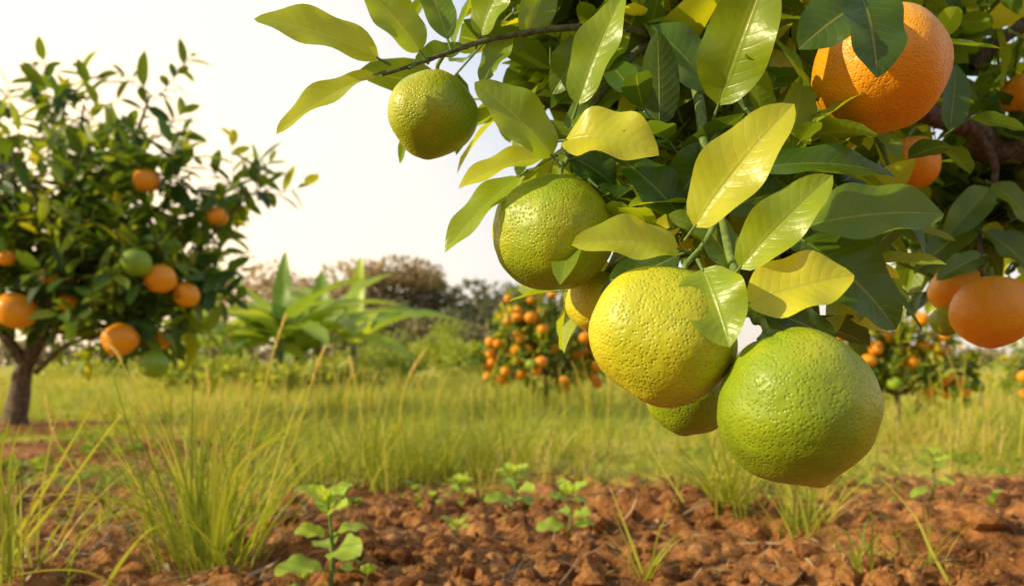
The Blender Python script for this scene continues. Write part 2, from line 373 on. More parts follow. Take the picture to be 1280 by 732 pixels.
# tufts
def seed_stalk(pts, r=.0011, k=40):
    parts = [tube(pts, [r*1.3, r, r*.5], 5, 6, rv=.8)]
    P, _ = spline(pts, [1]*len(pts), k); P = P[int(len(P)*.62):]
    T = nz(np.gradient(P, axis=0)); n = len(P); a = np.arange(n)*2.4
    A = nz(np.cross(T, [0, 1, .1])); B = np.cross(T, A)
    o = np.cos(a)[:, None]*A+np.sin(a)[:, None]*B; s = r/.0012
    parts.append(leaf_arrays(P, T*1.0+o*.45, o, .010*s*np.linspace(1, .6, n), .0028*s, .3, .1, .88+.12*R.rand(n), 3, 2, P_citrus))
    return join(parts)
def tuft(px, py, n, hh, spread, rmin=.2, rmax=.85, wd=.0045, lean=.5, name='grass_tuft', curl=1.0):
    g = G(px, py); r = R.rand(n)**.7*spread; a = R.rand(n)*6.283
    bx = g[0]+r*np.cos(a); by = g[1]+r*np.sin(a)*.7
    a2 = a+R.normal(size=n)*.5
    hts = hh*(.35+.65*R.rand(n)**.8)
    mkl(name, blades(bx, by, hts, wd*(.6+.7*R.rand(n)), lean*R.rand(n)*1.5+.05, rmin+(rmax-rmin)*R.rand(n), 8, curl, az=a2), M_grass)
tuft(262, 708, 120, .38, .08, wd=.0060, lean=.5, rmin=.0, rmax=.8, curl=.75)
tuft(235, 668, 70, .36, .07, wd=.0060, lean=.55, rmin=.0, rmax=.8, curl=.75)
tuft(310, 640, 60, .32, .09, wd=.006, lean=.5, rmin=.0, rmax=.8, curl=.75)
tuft(170, 600, 40, .24, .12, wd=.006, lean=.7, rmin=.0, rmax=.8)
tuft(30, 715, 34, .34, .09, wd=.0065, lean=.8, rmin=.0, rmax=.8)
tuft(130, 640, 30, .2, .1, wd=.005, lean=.8, rmin=.0, rmax=.8)
for q in [(480, 592, 110, .32, .16), (440, 575, 80, .32, .15), (540, 585, 90, .30, .15), (600, 570, 60, .28, .15), (390, 600, 60, .26, .12), (520, 560, 80, .38, .2), (700, 570, 50, .24, .15), (640, 555, 60, .34, .2), (760, 565, 50, .26, .2), (350, 590, 40, .24, .15)]:
    tuft(*q, wd=.0065, lean=.35, rmin=.0, rmax=.55, curl=.8)
tuft(915, 668, 65, .27, .045, wd=.0055, lean=.55, rmin=.05)
tuft(880, 610, 50, .28, .08, wd=.0055, lean=.5, rmin=.05)
tuft(1005, 690, 44, .21, .045, wd=.005, lean=.6)
tuft(1075, 722, 26, .14, .05, wd=.004, lean=.9)
tuft(805, 722, 18, .15, .012, wd=.0045, lean=.7)
tuft(1160, 715, 10, .2, .03, wd=.004, lean=.5)
for i in range(110):
    yy = 2.3+R.rand()*7; xx = (R.rand()-.5)*1.5*yy
    if grassy(xx, yy) > .5:
        tuft(640+xx/yy*F, HOR+H*F/yy, 32, .18+.20*R.rand(), .1+.02*yy, wd=.006+.0006*yy, lean=.45, rmin=.1*R.rand(), rmax=.5+.45*R.rand())
def arc(pts, wd, rv):
    P, _ = spline(pts, [1]*len(pts), 6); n = len(P); T = nz(np.gradient(P, axis=0))
    X_ = nz(np.cross(T, [0, .6, .8])); u = np.linspace(0, 1, n); w_ = (P_grass(u)*wd/2)[:, None]
    V = np.stack([P-X_*w_, P+np.array([0, 0, -1])*w_*.25, P+X_*w_], 1).reshape(-1, 3)
    i = np.arange(n-1)[:, None]*3; j = np.arange(2)[None]
    Q = np.stack([i+j, i+j+1, i+j+4, i+j+3], -1).reshape(-1, 4)
    return V, Q, np.stack([np.tile([0, .5, 1], n), np.repeat(u, 3)], -1), np.full(len(V), rv)
ar = []
def A3(lst, d0, d1, wd=.005, rv=.5):
    n = len(lst); ar.append(arc([S(a, b, d0+(d1-d0)*i/(n-1)) for i, (a, b) in enumerate(lst)], wd, rv))
A3([(0, 700), (45, 630), (85, 560), (128, 488)], 1.25, 1.3, .008, .75)
A3([(-20, 735), (60, 640), (150, 520), (185, 500)], 1.2, 1.4, .007, .6)
A3([(250, 700), (180, 640), (100, 618), (-10, 622)], 1.3, 1.2, .008, .65)
A3([(150, 735), (110, 715), (60, 712), (0, 722)], 1.15, 1.1, .010, .8)
A3([(265, 690), (150, 625), (60, 640), (0, 690)], 1.3, 1.15, .007, .4)
A3([(130, 735), (160, 690), (190, 660), (230, 650)], 1.15, 1.2, .008, .6)
A3([(1190, 735), (1165, 690), (1140, 640), (1085, 580)], 1.15, 1.2, .006, .7)
A3([(985, 690), (1040, 665), (1085, 672), (1110, 700)], 1.35, 1.3, .005, .7)
A3([(805, 722), (790, 680), (775, 640), (762, 606)], 1.2, 1.2, .006, .7)
A3([(812, 722), (822, 670), (835, 640), (848, 612)], 1.2, 1.22, .005, .6)
A3([(1060, 715), (1110, 700), (1190, 705), (1280, 735)], 1.2, 1.15, .005, .8)
A3([(880, 670), (850, 620), (815, 565), (800, 540)], 1.5, 1.55, .006, .7)
def spray(px, py, n, x0, x1, y0, y1, wd):
    for i in range(n):
        b = G(px+R.normal()*14, py+R.normal()*5); d = b[1]
        tx = x0+(x1-x0)*R.rand(); ty = y0+(y1-y0)*(R.rand()*.7+.3*abs(tx-px)/max(abs(x1-px), abs(x0-px)))
        tp = S(tx, ty, d+R.normal()*.10); mid = b*.55+tp*.45+np.array([-.10*(tp[0]-b[0]), 0, .16*(tp[2]-b[2])+.03])
        ar.append(arc([b-np.array([0, 0, .01]), b*.75+mid*.25+np.array([0,0,.01]), mid, tp], wd*(.7+.6*R.rand()), .1+.7*R.rand()))
spray(262, 706, 34, 70, 470, 455, 640, .0062)
spray(240, 670, 16, 120, 400, 460, 600, .006)
spray(10, 735, 14, -60, 160, 490, 690, .0065)
spray(915, 668, 24, 800, 1010, 545, 640, .005)
spray(1005, 692, 16, 940, 1080, 580, 660, .0045)
spray(1090, 730, 10, 1000, 1230, 630, 700, .0045)
spray(480, 600, 24, 380, 600, 460, 560, .006)
spray(600, 590, 14, 540, 700, 480, 560, .006)
for st in [[(205, 640), (178, 520), (150, 448), (134, 430)], [(300, 620), (322, 520), (345, 430), (357, 395)], [(330, 640), (365, 560), (392, 470), (405, 436)],
           [(65, 690), (100, 610), (68, 545), (58, 500)], [(235, 640), (255, 540), (262, 500), (258, 460)], [(455, 590), (452, 520), (442, 470), (438, 448)], [(510, 590), (500, 520), (512, 470), (530, 440)],
           [(1000, 680), (985, 620), (975, 570), (965, 545)], [(1010, 690), (1030, 630), (1040, 580), (1050, 560)]]:
    d = 1.45 if st[0][1] > 600 else 2.3
    ar.append(seed_stalk([S(a, b, d+.03*i) for i, (a, b) in enumerate(st)], .0015*d/1.4))
for i in range(170):
    yy = 2.3+R.rand()*5.5; xx = (R.rand()-.5)*1.5*yy
    if grassy(xx, yy) < .5: continue
    b = np.array([xx, yy, float(gh(xx, yy))]); hh = .22+.16*R.rand(); a = R.rand()*6.28; ln = .35*R.rand()
    ar.append(seed_stalk([b, b+np.array([math.cos(a)*ln*.3, math.sin(a)*ln*.3, .6])*hh, b+np.array([math.cos(a)*ln, math.sin(a)*ln, 1])*hh], .0009+.0004*yy, 12))
mkl('tall_grass', join(ar), M_grass)
# low broad-leaved weeds
N = 6500
y = 1.35+R.rand(N)**.8*4.5; x = (R.rand(N)-.5)*y*1.6
c_ = fbm(x+9, y+4, 3.1, 2); k = R.rand(N) < np.clip((c_-.0)*4, 0, 1)*np.where(y < 2.2, .22, 1)
x, y = x[k], y[k]; N = len(x); xs = np.repeat(x, 6); ys = np.repeat(y, 6); a = R.rand(N*6)*6.283; q = R.rand(N*6)
sz = np.repeat(.012+.020*R.rand(N), 6)*(.6+.6*R.rand(N*6))
mkl('ground_weeds', leaf_arrays(np.stack([xs, ys, gh(xs, ys)+.04*q*np.repeat(R.rand(N), 6)], -1), np.stack([np.cos(a), np.sin(a), .3+.8*R.rand(N*6)], -1), np.array([0, 0, 1.])+.3*R.normal(size=(N*6, 3)), sz, sz*.6, .2, .5, R.rand(N*6)*.7, 4, 2, P_round), M_weed)

# ---------------------------------------------------------------- seedlings
def seedling(px, py, hpx, ll, pairs, lean=(0, 0), broad=.62):
    g = G(px, py); d = g[1]; h = hpx/F*d; top = g+np.array([lean[0]*h, lean[1]*h, h])
    root = empty('seedling')
    pts = [g-np.array([0, 0, .01]), g+(top-g)*.5+np.array([.04*h, 0, 0]), top]
    P, _ = spline(pts, [1, 1, 1], 10)
    mkl('stem', tube(pts, [.0026*h/.1+.0008, .0020*h/.1+.0005, .0012*h/.1+.0003], 7, 6), M_twig, root)
    B = []; D = []; Nn = []; L = []; rv = []; pet = []
    for i in range(pairs):
        f = .30+.68*i/(pairs-1) if pairs > 1 else 1
        p = P[int(f*(len(P)-1))]; a0 = i*1.57+.25+R.rand()*.5
        sz = ll/F*d*(1-.45*(f-.30)/.68)*(.85+.3*R.rand())
        for s in (0, math.pi):
            a = a0+s; up = .25+1.1*max(0, f-.4)*1.3+.2*R.normal()
            dd = nz(np.array([math.cos(a), math.sin(a)*.8, up])); pl = sz*.22
            B.append(p+dd*pl); D.append(dd); Nn.append([-dd[0]*.3+.2*R.normal()-.2, -dd[1]*.3-.6, 1]); L.append(sz*(.85+.3*R.rand())); rv.append(.2+.7*f*R.rand()+.1)
            pet.append(tube([p, p+dd*pl*1.1], [.0011*h/.1+.0003]*2, 5, 2))
    for i in range(4):
        a = i*1.57; B.append(top); D.append(nz(np.array([math.cos(a)*.8, math.sin(a)*.8, 1]))); Nn.append([0, -.8, 1]); L.append(ll/F*d*.5); rv.append(1.)
    L = np.array(L)
    mkl('leaves', leaf_arrays(np.array(B), np.array(D), np.array(Nn, float), L, L*broad, .25, .8, np.array(rv), 16, 4, P_round, .16), M_weed, root)
    mkl('petioles', join(pet), M_twig, root)
seedling(412, 734, 114, 60, 5, (-.02, 0), .64)
seedling(643, 644, 48, 30, 4, (0, 0), .6)
seedling(710, 682, 56, 36, 4, (.05, 0), .66)
seedling(570, 686, 22, 30, 3, (0, 0), .38)
seedling(573, 614, 28, 26, 4, (.1, 0), .42)
seedling(1165, 614, 54, 28, 5, (0, 0), .46)
seedling(395, 734, 30, 30, 2, (-.5, 0), .66)
seedling(450, 735, 26, 28, 2, (.4, 0), .6)
seedling(540, 640, 14, 16, 2, (0, 0), .5)

# ---------------------------------------------------------------- fruit
def fruit_arrays(kind, seed, nu=56, nv=44, nip=.05):
    r_ = np.random.RandomState(seed)
    th = np.linspace(0, math.pi, nv+1)[:, None]; ph = np.linspace(0, 2*math.pi, nu, endpoint=False)[None]
    x = np.sin(th)*np.cos(ph); y = np.sin(th)*np.sin(ph); z = np.cos(th)+0*ph
    r = np.ones_like(x)
    for k in range(5):
        v = r_.normal(size=3)*1.6; r = r+.015*np.sin(v[0]*x*1.6+v[1]*y*1.6+v[2]*z*1.6+r_.rand()*6)
    for k in range(6):
        v = r_.normal(size=3)*3.4; r = r+.0045*np.sin(v[0]*x*1.6+v[1]*y*1.6+v[2]*z*1.6+r_.rand()*6)
    if kind == 'lime':
        r = r+nip*np.exp(-((math.pi-th)/.16)**2)+.02*np.exp(-((math.pi-th)/.5)**2)-.012*np.exp(-((math.pi-th)/.05)**2)
        r = r+.04*np.exp(-(th/.55)**2)-.075*np.exp(-(th/.17)**2)
        r = r+.012*np.exp(-((th-.3)/.22)**2)*np.cos(ph*7+1)
        sx, sz_ = 1.0, .94
    else:
        r = r-.06*np.exp(-(th/.2)**2)-.03*np.exp(-((math.pi-th)/.12)**2)+.01*np.exp(-((th-.35)/.25)**2)*np.cos(ph*8)
        sx, sz_ = 1.0, .90
    V = np.stack([x*r*sx, y*r*sx, z*r*sz_], -1).reshape(-1, 3)
    i = np.arange(nv)[:, None]*nu; j = np.arange(nu)[None]; j2 = (j+1) % nu
    Q = np.stack([i+j, i+nu+j, i+nu+j2, i+j2], -1).reshape(-1, 4)
    return V, Q
def orient(V, up):
    Z = nz(np.asarray(up, float)); X_ = nz(np.cross([.2, 1, .1], Z)); Y_ = np.cross(Z, X_)
    return V[:, :1]*X_+V[:, 1:2]*Y_+V[:, 2:3]*Z
def fruit(name, c, diam, up, kind, mat, seed, nip=.05):
    V, Q = fruit_arrays(kind, seed, nip=nip); rr = diam/2
    topz = V[0, 2]*rr
    V = V*rr
    k = 20; a = np.linspace(0, 2*math.pi, k, endpoint=False); st = rr*.13*(1+.35*np.cos(5*a))
    c1 = np.stack([st*np.cos(a), st*np.sin(a), np.full(k, topz+rr*.045)], -1); c0 = np.stack([st*.5*np.cos(a), st*.5*np.sin(a), np.full(k, topz+rr*.085)], -1)
    c2 = np.stack([rr*.045*np.cos(a), rr*.045*np.sin(a), np.full(k, topz+rr*.12)], -1); c3 = c2+np.array([0, 0, rr*.2])
    c_1 = c1-np.array([0, 0, rr*.05])
    C = np.concatenate([c_1, c1, c0, c2, c3]); o = len(V)
    i = np.arange(4)[:, None]*k; j = np.arange(k)[None]; j2 = (j+1) % k
    CQ = np.stack([i+j, i+j2, i+k+j2, i+k+j], -1).reshape(-1, 4)+o
    V = orient(np.concatenate([V, C]), up)
    mk(name, V, np.concatenate([Q, CQ]), mats=[mat, M_twig], mi=np.r_[np.zeros(len(Q)), np.ones(len(CQ))], loc=tuple(c))
    return np.asarray(c)+nz(np.asarray(up, float))*(topz+rr*.25)
tips = {}
tips['A'] = fruit('lime', S(540, 144, .60), 112/F*.60, (.1, .1, 1), 'lime', M_lime, 1)
tips['B'] = fruit('lime', S(692, 292, .555), 152/F*.555, (.12, .15, 1), 'lime', M_lime, 2, .03)
tips['C'] = fruit('lime', S(829, 420, .46), 180/F*.46, (.38, .35, 1), 'lime', M_limey, 3, .02)
tips['D'] = fruit('lime', S(994, 509, .425), 197/F*.425, (-.36, .05, 1), 'lime', M_lime, 4, .10)
tips['E'] = fruit('lime', S(748, 378, .60), 82/F*.60, (.3, .0, 1), 'lime', M_limey, 5)
tips['F'] = fruit('lime', S(862, 490, .54), 112/F*.54, (.2, .1, 1), 'lime', M_lime, 6)
tips['G'] = fruit('lime', S(652, 288, .64), 76/F*.64, (.2, .1, 1), 'lime', M_limey, 7)
tips['J'] = fruit('lime', S(1184, 400, .90), 40/F*.90, (.1, .1, 1), 'lime', M_lime, 8)
tips['O1'] = fruit('orange', S(1103, 88, .53), 166/F*.53, (.1, .3, 1), 'orange', M_orange, 11)
tips['O2'] = fruit('orange', S(1137, 205, .80), 72/F*.80, (.1, .3, 1), 'orange', M_orange, 12)
tips['O3'] = fruit('orange', S(1240, 390, .80), 98/F*.80, (.1, .2, 1), 'orange', M_orange, 13)
tips['O4'] = fruit('orange', S(1196, 362, .90), 66/F*.90, (-.1, .3, 1), 'orange', M_orange, 14)
tips['O5'] = fruit('orange', S(1282, 118, .9), 56/F*.9, (.1, .3, 1), 'orange', M_orange, 15)
tips['O6'] = fruit('orange', S(954, 232, .78), 52/F*.78, (.1, .3, 1), 'orange', M_orange, 16)

# ---------------------------------------------------------------- overhanging citrus tree
tree = empty('citrus_tree')
tw = []; br = []; yb = []
trunk = [np.array([1.42, 1.25, -.05]), np.array([1.38, 1.22, .3]), np.array([1.28, 1.15, .62])]
br.append(tube(trunk, [.06, .05, .045], 12, 6, .15))
br.append(tube([trunk[2], np.array([1.0, 1.0, .68]), S(1280, 186, .92), S(1215, 158, .88), S(1150, 138, .84), S(1060, 85, .78), S(975, 62, .72)], [.04, .028, .0155, .0135, .0105, .008, .0065], 10, 6, .12))
br.append(tube([trunk[2], np.array([1.05, 1.0, .95]), np.array([.7, .85, .95])], [.04, .03, .015], 10, 6, .12))
yb.append(tube([S(975, 62, .72), S(900, 45, .67), S(840, 52, .64), S(790, 38, .61), S(735, 34, .585), S(680, 38, .575), S(610, 50, .57), S(560, 66, .565), S(515, 82, .56), S(478, 94, .555)], [.006, .005, .0042, .0034, .0028, .0023, .0019, .0017, .0014, .001], 8, 5, .08))
yb.append(tube([S(840, 52, .64), S(800, 62, .62), S(765, 100, .60), S(730, 150, .585), S(712, 195, .57)], [.004, .0036, .003, .0025, .0018], 8, 5, .08))
br.append(tube([S(1060, 85, .78), S(990, 30, .7), S(940, -30, .65)], [.008, .006, .005], 8))
br.append(tube([S(1215, 158, .88), S(1245, 210, .88), S(1225, 270, .88), S(1228, 345, .82)], [.006, .004, .003, .002], 7))
br.append(tube([S(1280, 30, .9), S(1240, 60, .9), S(1215, 85, .9)], [.007, .006, .005], 7))
st = [S(900, 45, .67), S(872, 90, .6), S(876, 140, .55), S(884, 200, .52), S(900, 270, .49), S(922, 350, .465), S(944, 400, .445)]
tw.append(tube(st, [.005, .0042, .0037, .0034, .0031, .0027, .0023], 9, 6, .06))
def ped(k, *pts, r=.0016): tw.append(tube([tips[k]]+[S(*p) for p in pts], [r]*(len(pts)+1), 7, 5))
ped('A', (548, 80, .585), (556, 67, .567)); ped('B', (706, 205, .57), (712, 195, .57)); ped('C', (880, 305, .475), (896, 275, .488), r=.0019)
ped('D', (944, 402, .445), r=.0021); ped('E', (790, 320, .56), (890, 250, .5)); ped('F', (900, 400, .5), (922, 350, .465)); ped('G', (680, 230, .6), (712, 195, .57))
ped('O1', (1112, 20, .6), (1100, 60, .7), (1080, 90, .79)); ped('O2', (1150, 150, .86), (1150, 138, .84)); ped('O3', (1232, 345, .82), (1228, 335, .82)); ped('O4', (1200, 310, .88), (1225, 270, .88)); ped('J', (1190, 330, .88), (1225, 270, .88)); ped('O5', (1290, 80, .9), (1300, 60, .9)); ped('O6', (960, 180, .72), (975, 62, .72))
# hand-placed leaves: base(px,py,d) tip(px,py,d) width nx nz fold curl tone
HL = [
 (474,74,.555, 317,24,.54, 66, -.1,.5,.3,.5,.74), (470,93,.555, 345,168,.53, 52, -.3,.6,.3,.5,.78), (526,66,.56, 450,-22,.55, 66, .3,.3,.3,.4,.6),
 (560,50,.565, 530,-30,.58, 46,.2,.2,.3,.4,.4), (600,45,.57, 640,-40,.56, 60,-.4,.3,.3,.4,.7), (640,45,.575, 602,106,.57, 42,-.4,.5,.3,.4,.5),
 (655,48,.575, 690,-30,.58, 50,.3,.2,.3,.3,.5), (722,132,.54, 780,-8,.53, 68, -.5,.2,.35,.3,.68), (690,196,.53, 593,103,.52, 74, -.2,.6,.3,.6,.62),
 (706,176,.525, 824,194,.50, 92, -.2,.6,.3,.9,.94), (684,196,.54, 573,236,.53, 50,-.2,.9,.3,.6,.85), (650,220,.55, 556,316,.54, 54,-.6,.5,.3,.5,.7),
 (893,122,.57, 812,32,.58, 82,.2,.4,.3,.4,.38), (898,132,.53, 962,-42,.50, 100,-.2,.35,.32,.5,.62), (868,284,.46, 993,130,.44, 98,-.35,.45,.3,.45,.88),
 (1008,282,.47, 1180,268,.46, 92,-.1,.55,.3,.6,.45), (935,212,.5, 1120,222,.52, 58,-.1,.7,.3,.6,.35), (924,336,.445, 1041,219,.43, 78,-.3,.4,.35,.4,.72),
 (849,312,.465, 714,306,.45, 74,-.1,.65,.25,.6,.78), (878,336,.44, 912,434,.415, 92,-.35,.35,.32,.4,.72), (933,380,.435, 1068,344,.425, 98,-.2,.6,.28,.5,.95),
 (1003,300,.48, 1120,412,.47, 96,-.1,.5,.3,.6,.25), (850,318,.50, 750,372,.52, 56,-.2,.4,.3,.4,.12), (950,386,.46, 1046,428,.48, 56,.1,.4,.3,.4,.1),
 (852,272,.53, 775,198,.54, 66,.1,.4,.3,.4,.18), (745,232,.56, 800,300,.56, 60,.2,.4,.3,.4,.1), (890,180,.53, 840,262,.54, 70,.1,.3,.3,.4,.2),
 (1088,2,.49, 998,62,.48, 86,.1,.5,.2,.9,.2), (1075,-10,.46, 1096,98,.445, 90,.1,.5,.3,.5,.15), (780,110,.60, 705,160,.6, 50,-.1,.5,.3,.4,.45),
 (884,215,.52, 960,150,.55, 66,.1,.3,.3,.4,.25), (900,265,.5, 1000,240,.55, 70,-.1,.4,.3,.4,.2), (830,60,.63, 800,140,.6, 60,-.2,.3,.3,.4,.5),
 (900,300,.50, 835,268,.5, 40,-.2,.5,.3,.4,.5), (918,340,.47, 870,268,.5, 60,.1,.5,.3,.4,.4), (745,40,.59, 690,118,.60, 56,.1,.4,.3,.4,.45), (935,385,.46, 990,420,.47, 50,.2,.4,.3,.5,.35),
 (712,195,.575, 770,235,.58, 60,.1,.5,.3,.5,.15), (712,200,.57, 735,262,.60, 50,.1,.5,.3,.5,.12), (975,300,.49, 1075,318,.5, 66,.1,.4,.3,.5,.15),
 (1000,270,.55, 1090,205,.6, 60,.1,.4,.3,.5,.2), (520,80,.56, 585,60,.6, 36,.1,.5,.3,.5,.4), (760,100,.59, 830,120,.57, 52,-.2,.6,.3,.5,.6), (780,40,.6, 745,100,.58, 50,-.4,.4,.3,.5,.62),
 (1225,270,.88, 1142,342,.86, 44,-.1,.5,.3,.5,.2), (1230,290,.86, 1290,340,.84, 50,.1,.5,.3,.5,.25), (1238,235,.87, 1180,300,.86, 46,-.1,.5,.3,.5,.4), (1228,320,.84, 1170,350,.82, 34,-.1,.6,.3,.5,.3), (1240,230,.88, 1300,290,.86, 46,.1,.5,.3,.5,.5)]
B = []; D = []; Nn = []; L = []; W = []; fo = []; cu = []; rv = []; pets = []
for (bx, by, bd, tx, ty, td, wp, nx0, nz0, f, c, tone) in HL:
    b = S(bx, by, bd); tt = S(tx, ty, td); ch = tt-b; n = np.array([nx0, -1, nz0]); cdir = nz(ch); n = nz(n-cdir*(n@cdir))
    l = np.linalg.norm(ch); c = c*(.8+.4*R.rand())
    B.append(b); D.append(cdir*math.cos(c/2)+n*math.sin(c/2)); Nn.append(n*math.cos(c/2)-cdir*math.sin(c/2)); L.append(l*(c/2)/math.sin(c/2)); W.append(wp/F*(bd+td)/2*1.2)
    fo.append(f); cu.append(c); rv.append(tone)
    pets.append(tube([b-cdir*.008+np.array([0, .002, -.001]), b+D[-1]*.002], [.0012, .0008], 6, 2))
mkl('near_leaves', leaf_arrays(np.array(B), np.array(D), np.array(Nn), np.array(L), np.array(W), np.array(fo), np.array(cu), np.array(rv), 20, 10, P_citrus, .17), M_hero, tree)
tw += pets
def shoots(lobes, ll, per, rng, tone=(.0, .6), wr=.5, droop=.0):
    B = []; D = []; Nn = []; L = []; rv = []; tws = []
    for (c, rad, ncl) in lobes:
        c = np.asarray(c, float); rad = np.broadcast_to(np.asarray(rad, float), (3,))
        for i in range(ncl):
            dr = nz(rng.normal(size=3)); s = .35+.7*rng.rand()**.6
            p = c+dr*rad*s
            ax = nz(dr*.8+np.array([0, 0, .45-droop])+.4*rng.normal(size=3)); sl = ll*(.9+.9*rng.rand())
            tws.append(tube([c+dr*rad*s*.25, c+(p-c)*.7+.03*ll*rng.normal(size=3), p, p+ax*sl], [ll*.028, ll*.022, ll*.018, ll*.008], 4, 2))
            k = per+rng.randint(-2, 3); a0 = rng.rand()*6; ct = tone[0]+(tone[1]-tone[0])*rng.rand()
            A_ = nz(np.cross(ax, [.3, .5, .2])); B_ = np.cross(ax, A_)
            for j in range(k):
                t_ = (j+.5)/k; a = a0+2.4*j; o = math.cos(a)*A_+math.sin(a)*B_
                d = nz(o+ax*(.25+.9*t_)+np.array([0, 0, -.15-droop])+.2*rng.normal(size=3))
                B.append(p+ax*sl*t_); D.append(d); Nn.append(np.array([0, 0, 1])+.55*ax+.35*rng.normal(size=3)); L.append(ll*(.6+.5*rng.rand())*(1.1-.3*t_)); rv.append(np.clip(ct+.3*(t_-.4)+.13*rng.normal(), 0, 1))
    B, D, Nn, L, rv = map(np.array, (B, D, Nn, L, rv))
    return (B, D, Nn, L, L*wr*(.85+.3*rng.rand(len(L))), rv), tws
rg = np.random.RandomState(21)
lob = [(S(650, 10, .66), (.05, .04, .03), 5), (S(730, 60, .66), (.06, .05, .05), 9), (S(800, 20, .68), (.08, .05, .05), 13), (S(790, 130, .68), (.06, .04, .045), 11), (S(880, 50, .7), (.08, .06, .06), 17),
 (S(870, 200, .66), (.06, .05, .06), 15), (S(960, 60, .78), (.09, .06, .08), 20), (S(980, 170, .76), (.08, .06, .06), 18), (S(900, 300, .60), (.05, .04, .05), 10), (S(990, 260, .66), (.06, .05, .04), 10), (S(1000, 370, .56), (.035, .03, .03), 5),
 (S(1050, 20, .85), (.1, .08, .08), 18), (S(1075, 190, .92), (.08, .08, .05), 12), (S(1170, 60, 1.0), (.12, .1, .10), 20), (S(1260, 130, 1.05), (.12, .1, .12), 20), (S(1190, 235, 1.0), (.06, .08, .04), 8),
 (S(1255, 250, 1.0), (.08, .08, .07), 15), (S(1270, 320, 1.0), (.06, .08, .05), 9), (S(1170, 290, 1.0), (.05, .06, .03), 5), (S(1380, 250, 1.05), (.15, .15, .15), 20), (S(1500, 100, 1.1), (.2, .2, .2), 24), (S(1350, -50, 1.0), (.2, .15, .15), 20),
 (S(1100, -90, .9), (.2, .12, .1), 14), (S(900, -80, .75), (.14, .1, .07), 8), (S(740, -60, .66), (.1, .07, .05), 5)]
(bb, dd, nn, l_, w_, r_), tws = shoots(lob, .074, 8, rg, (0.04, .86), .54)
mkl('canopy_leaves', leaf_arrays(bb, dd, nn, l_, w_, .28, .6*rg.rand(len(bb)), r_, 8, 4, P_citrus, .1), M_hero, tree)
mkl('limbs', join(br), M_bark2, tree); mkl('young_branches', join(yb), M_twig2, tree)
mkl('green_shoots', join(tw+tws), M_twig, tree)

# ---------------------------------------------------------------- orchard trees
def orchard_tree(name, trunk_pts, radii, lobes, ll, per, fruits, greens, seed, tone, extra=(), wr=.5):
    rng = np.random.RandomState(seed); root = empty(name)
    b = [tube(trunk_pts, radii, 10, 6, .2)]
    top = np.asarray(trunk_pts[-1])
    for (c, rad, n) in lobes:
        c = np.asarray(c); mid = top*.5+c*.5+rng.normal(size=3)*.08*np.linalg.norm(c-top)-np.array([0, 0, .06*np.linalg.norm(c-top)])
        b.append(tube([top-(top-np.asarray(trunk_pts[-2]))*.3, mid, c], [radii[-1]*.7, radii[-1]*.45, radii[-1]*.2], 7, 5, .15))
    for e_ in extra: b.append(tube(e_[0], e_[1], 8, 6, .15))
    (bb, dd, nn, l_, w_, r_), tws = shoots(lobes, ll, per, rng, tone, wr)
    mkl('trunk_and_limbs', join(b), M_bark, root); mkl('twigs', join(tws), M_bark, root)
    mkl('foliage', leaf_arrays(bb, dd, nn, l_, w_, .3, .6*rng.rand(len(bb)), r_, 4, 2, P_citrus), M_leafT, root)
    for nm, fl, mt in (('oranges', fruits, M_far_orange), ('green_fruit', greens, M_far_green)):
        if not len(fl): continue
        V0, Q0 = fruit_arrays('orange', 5, 20, 14); V = []; Qs = []; o = 0
        for (c, r) in fl:
            V.append(orient(V0*r, (.3*rng.normal(), .3*rng.normal(), 1))+c); Qs.append(Q0+o); o += len(V0)
        mk(nm, np.concatenate(V), np.concatenate(Qs), mats=[mt], parent=root)
d = 4.5; s_ = d/F
g0 = G(18, 526)
lb = []
for (a, b_, rx, rz, dy, n) in [(60,325,85,52,0,54),(150,350,80,48,-.15,50),(205,400,48,34,-.1,20),(35,250,65,36,.1,20),(140,240,50,28,.1,13),(235,235,55,16,0,12),(105,190,40,20,.1,4),(190,175,26,28,.1,4),(15,385,65,32,0,20),(-90,300,90,90,.1,45),(235,325,45,32,.1,15),(-60,220,60,40,.2,10),(312,242,26,8,0,5),(60,130,18,20,.1,3),(188,118,10,16,.1,2),(100,310,80,56,.4,22),(245,360,24,24,0,6),(15,175,36,26,.1,4),(105,130,16,18,0,2),(30,225,55,22,-.5,9)]:
    lb.append((S(a, b_, d+dy), (rx*s_, .33*min(1, rx/50), rz*s_), int(n*1.2)+1))
fr = [(S(a, b_, d+dy), r*s_*.9) for a, b_, r, dy in [(183,226,17,-.35),(272,270,14,-.2),(200,348,20,-.5),(233,368,17,-.4),(150,424,22,-.5),(20,388,24,-.5),(200,425,13,-.3),(85,378,12,-.4),(120,375,10,-.4),(8,322,11,-.45),(60,345,12,-.4),(-60,350,22,-.3)]]
gr = [(S(170, 328, d-.6), 17*s_), (S(192, 455, d-.45), 17*s_), (S(-30, 280, d-.5), 17*s_)]
orchard_tree('orange_tree', [g0-np.array([0, 0, .03]), S(28, 470, d), S(40, 440, d), S(62, 405, d)], [.07, .048, .044, .036], lb, .19, 8, fr, gr, 5, (.04, .9),
    extra=[([S(34, 460, d), S(10, 425, d-.05), S(-20, 400, d)], [.038, .03, .02]), ([S(62, 405, d), S(105, 372, d), S(150, 330, d)], [.036, .028, .02]), ([S(45, 465, d), S(85, 430, d-.1), S(130, 420, d-.1)], [.018, .012, .008])], wr=.5)
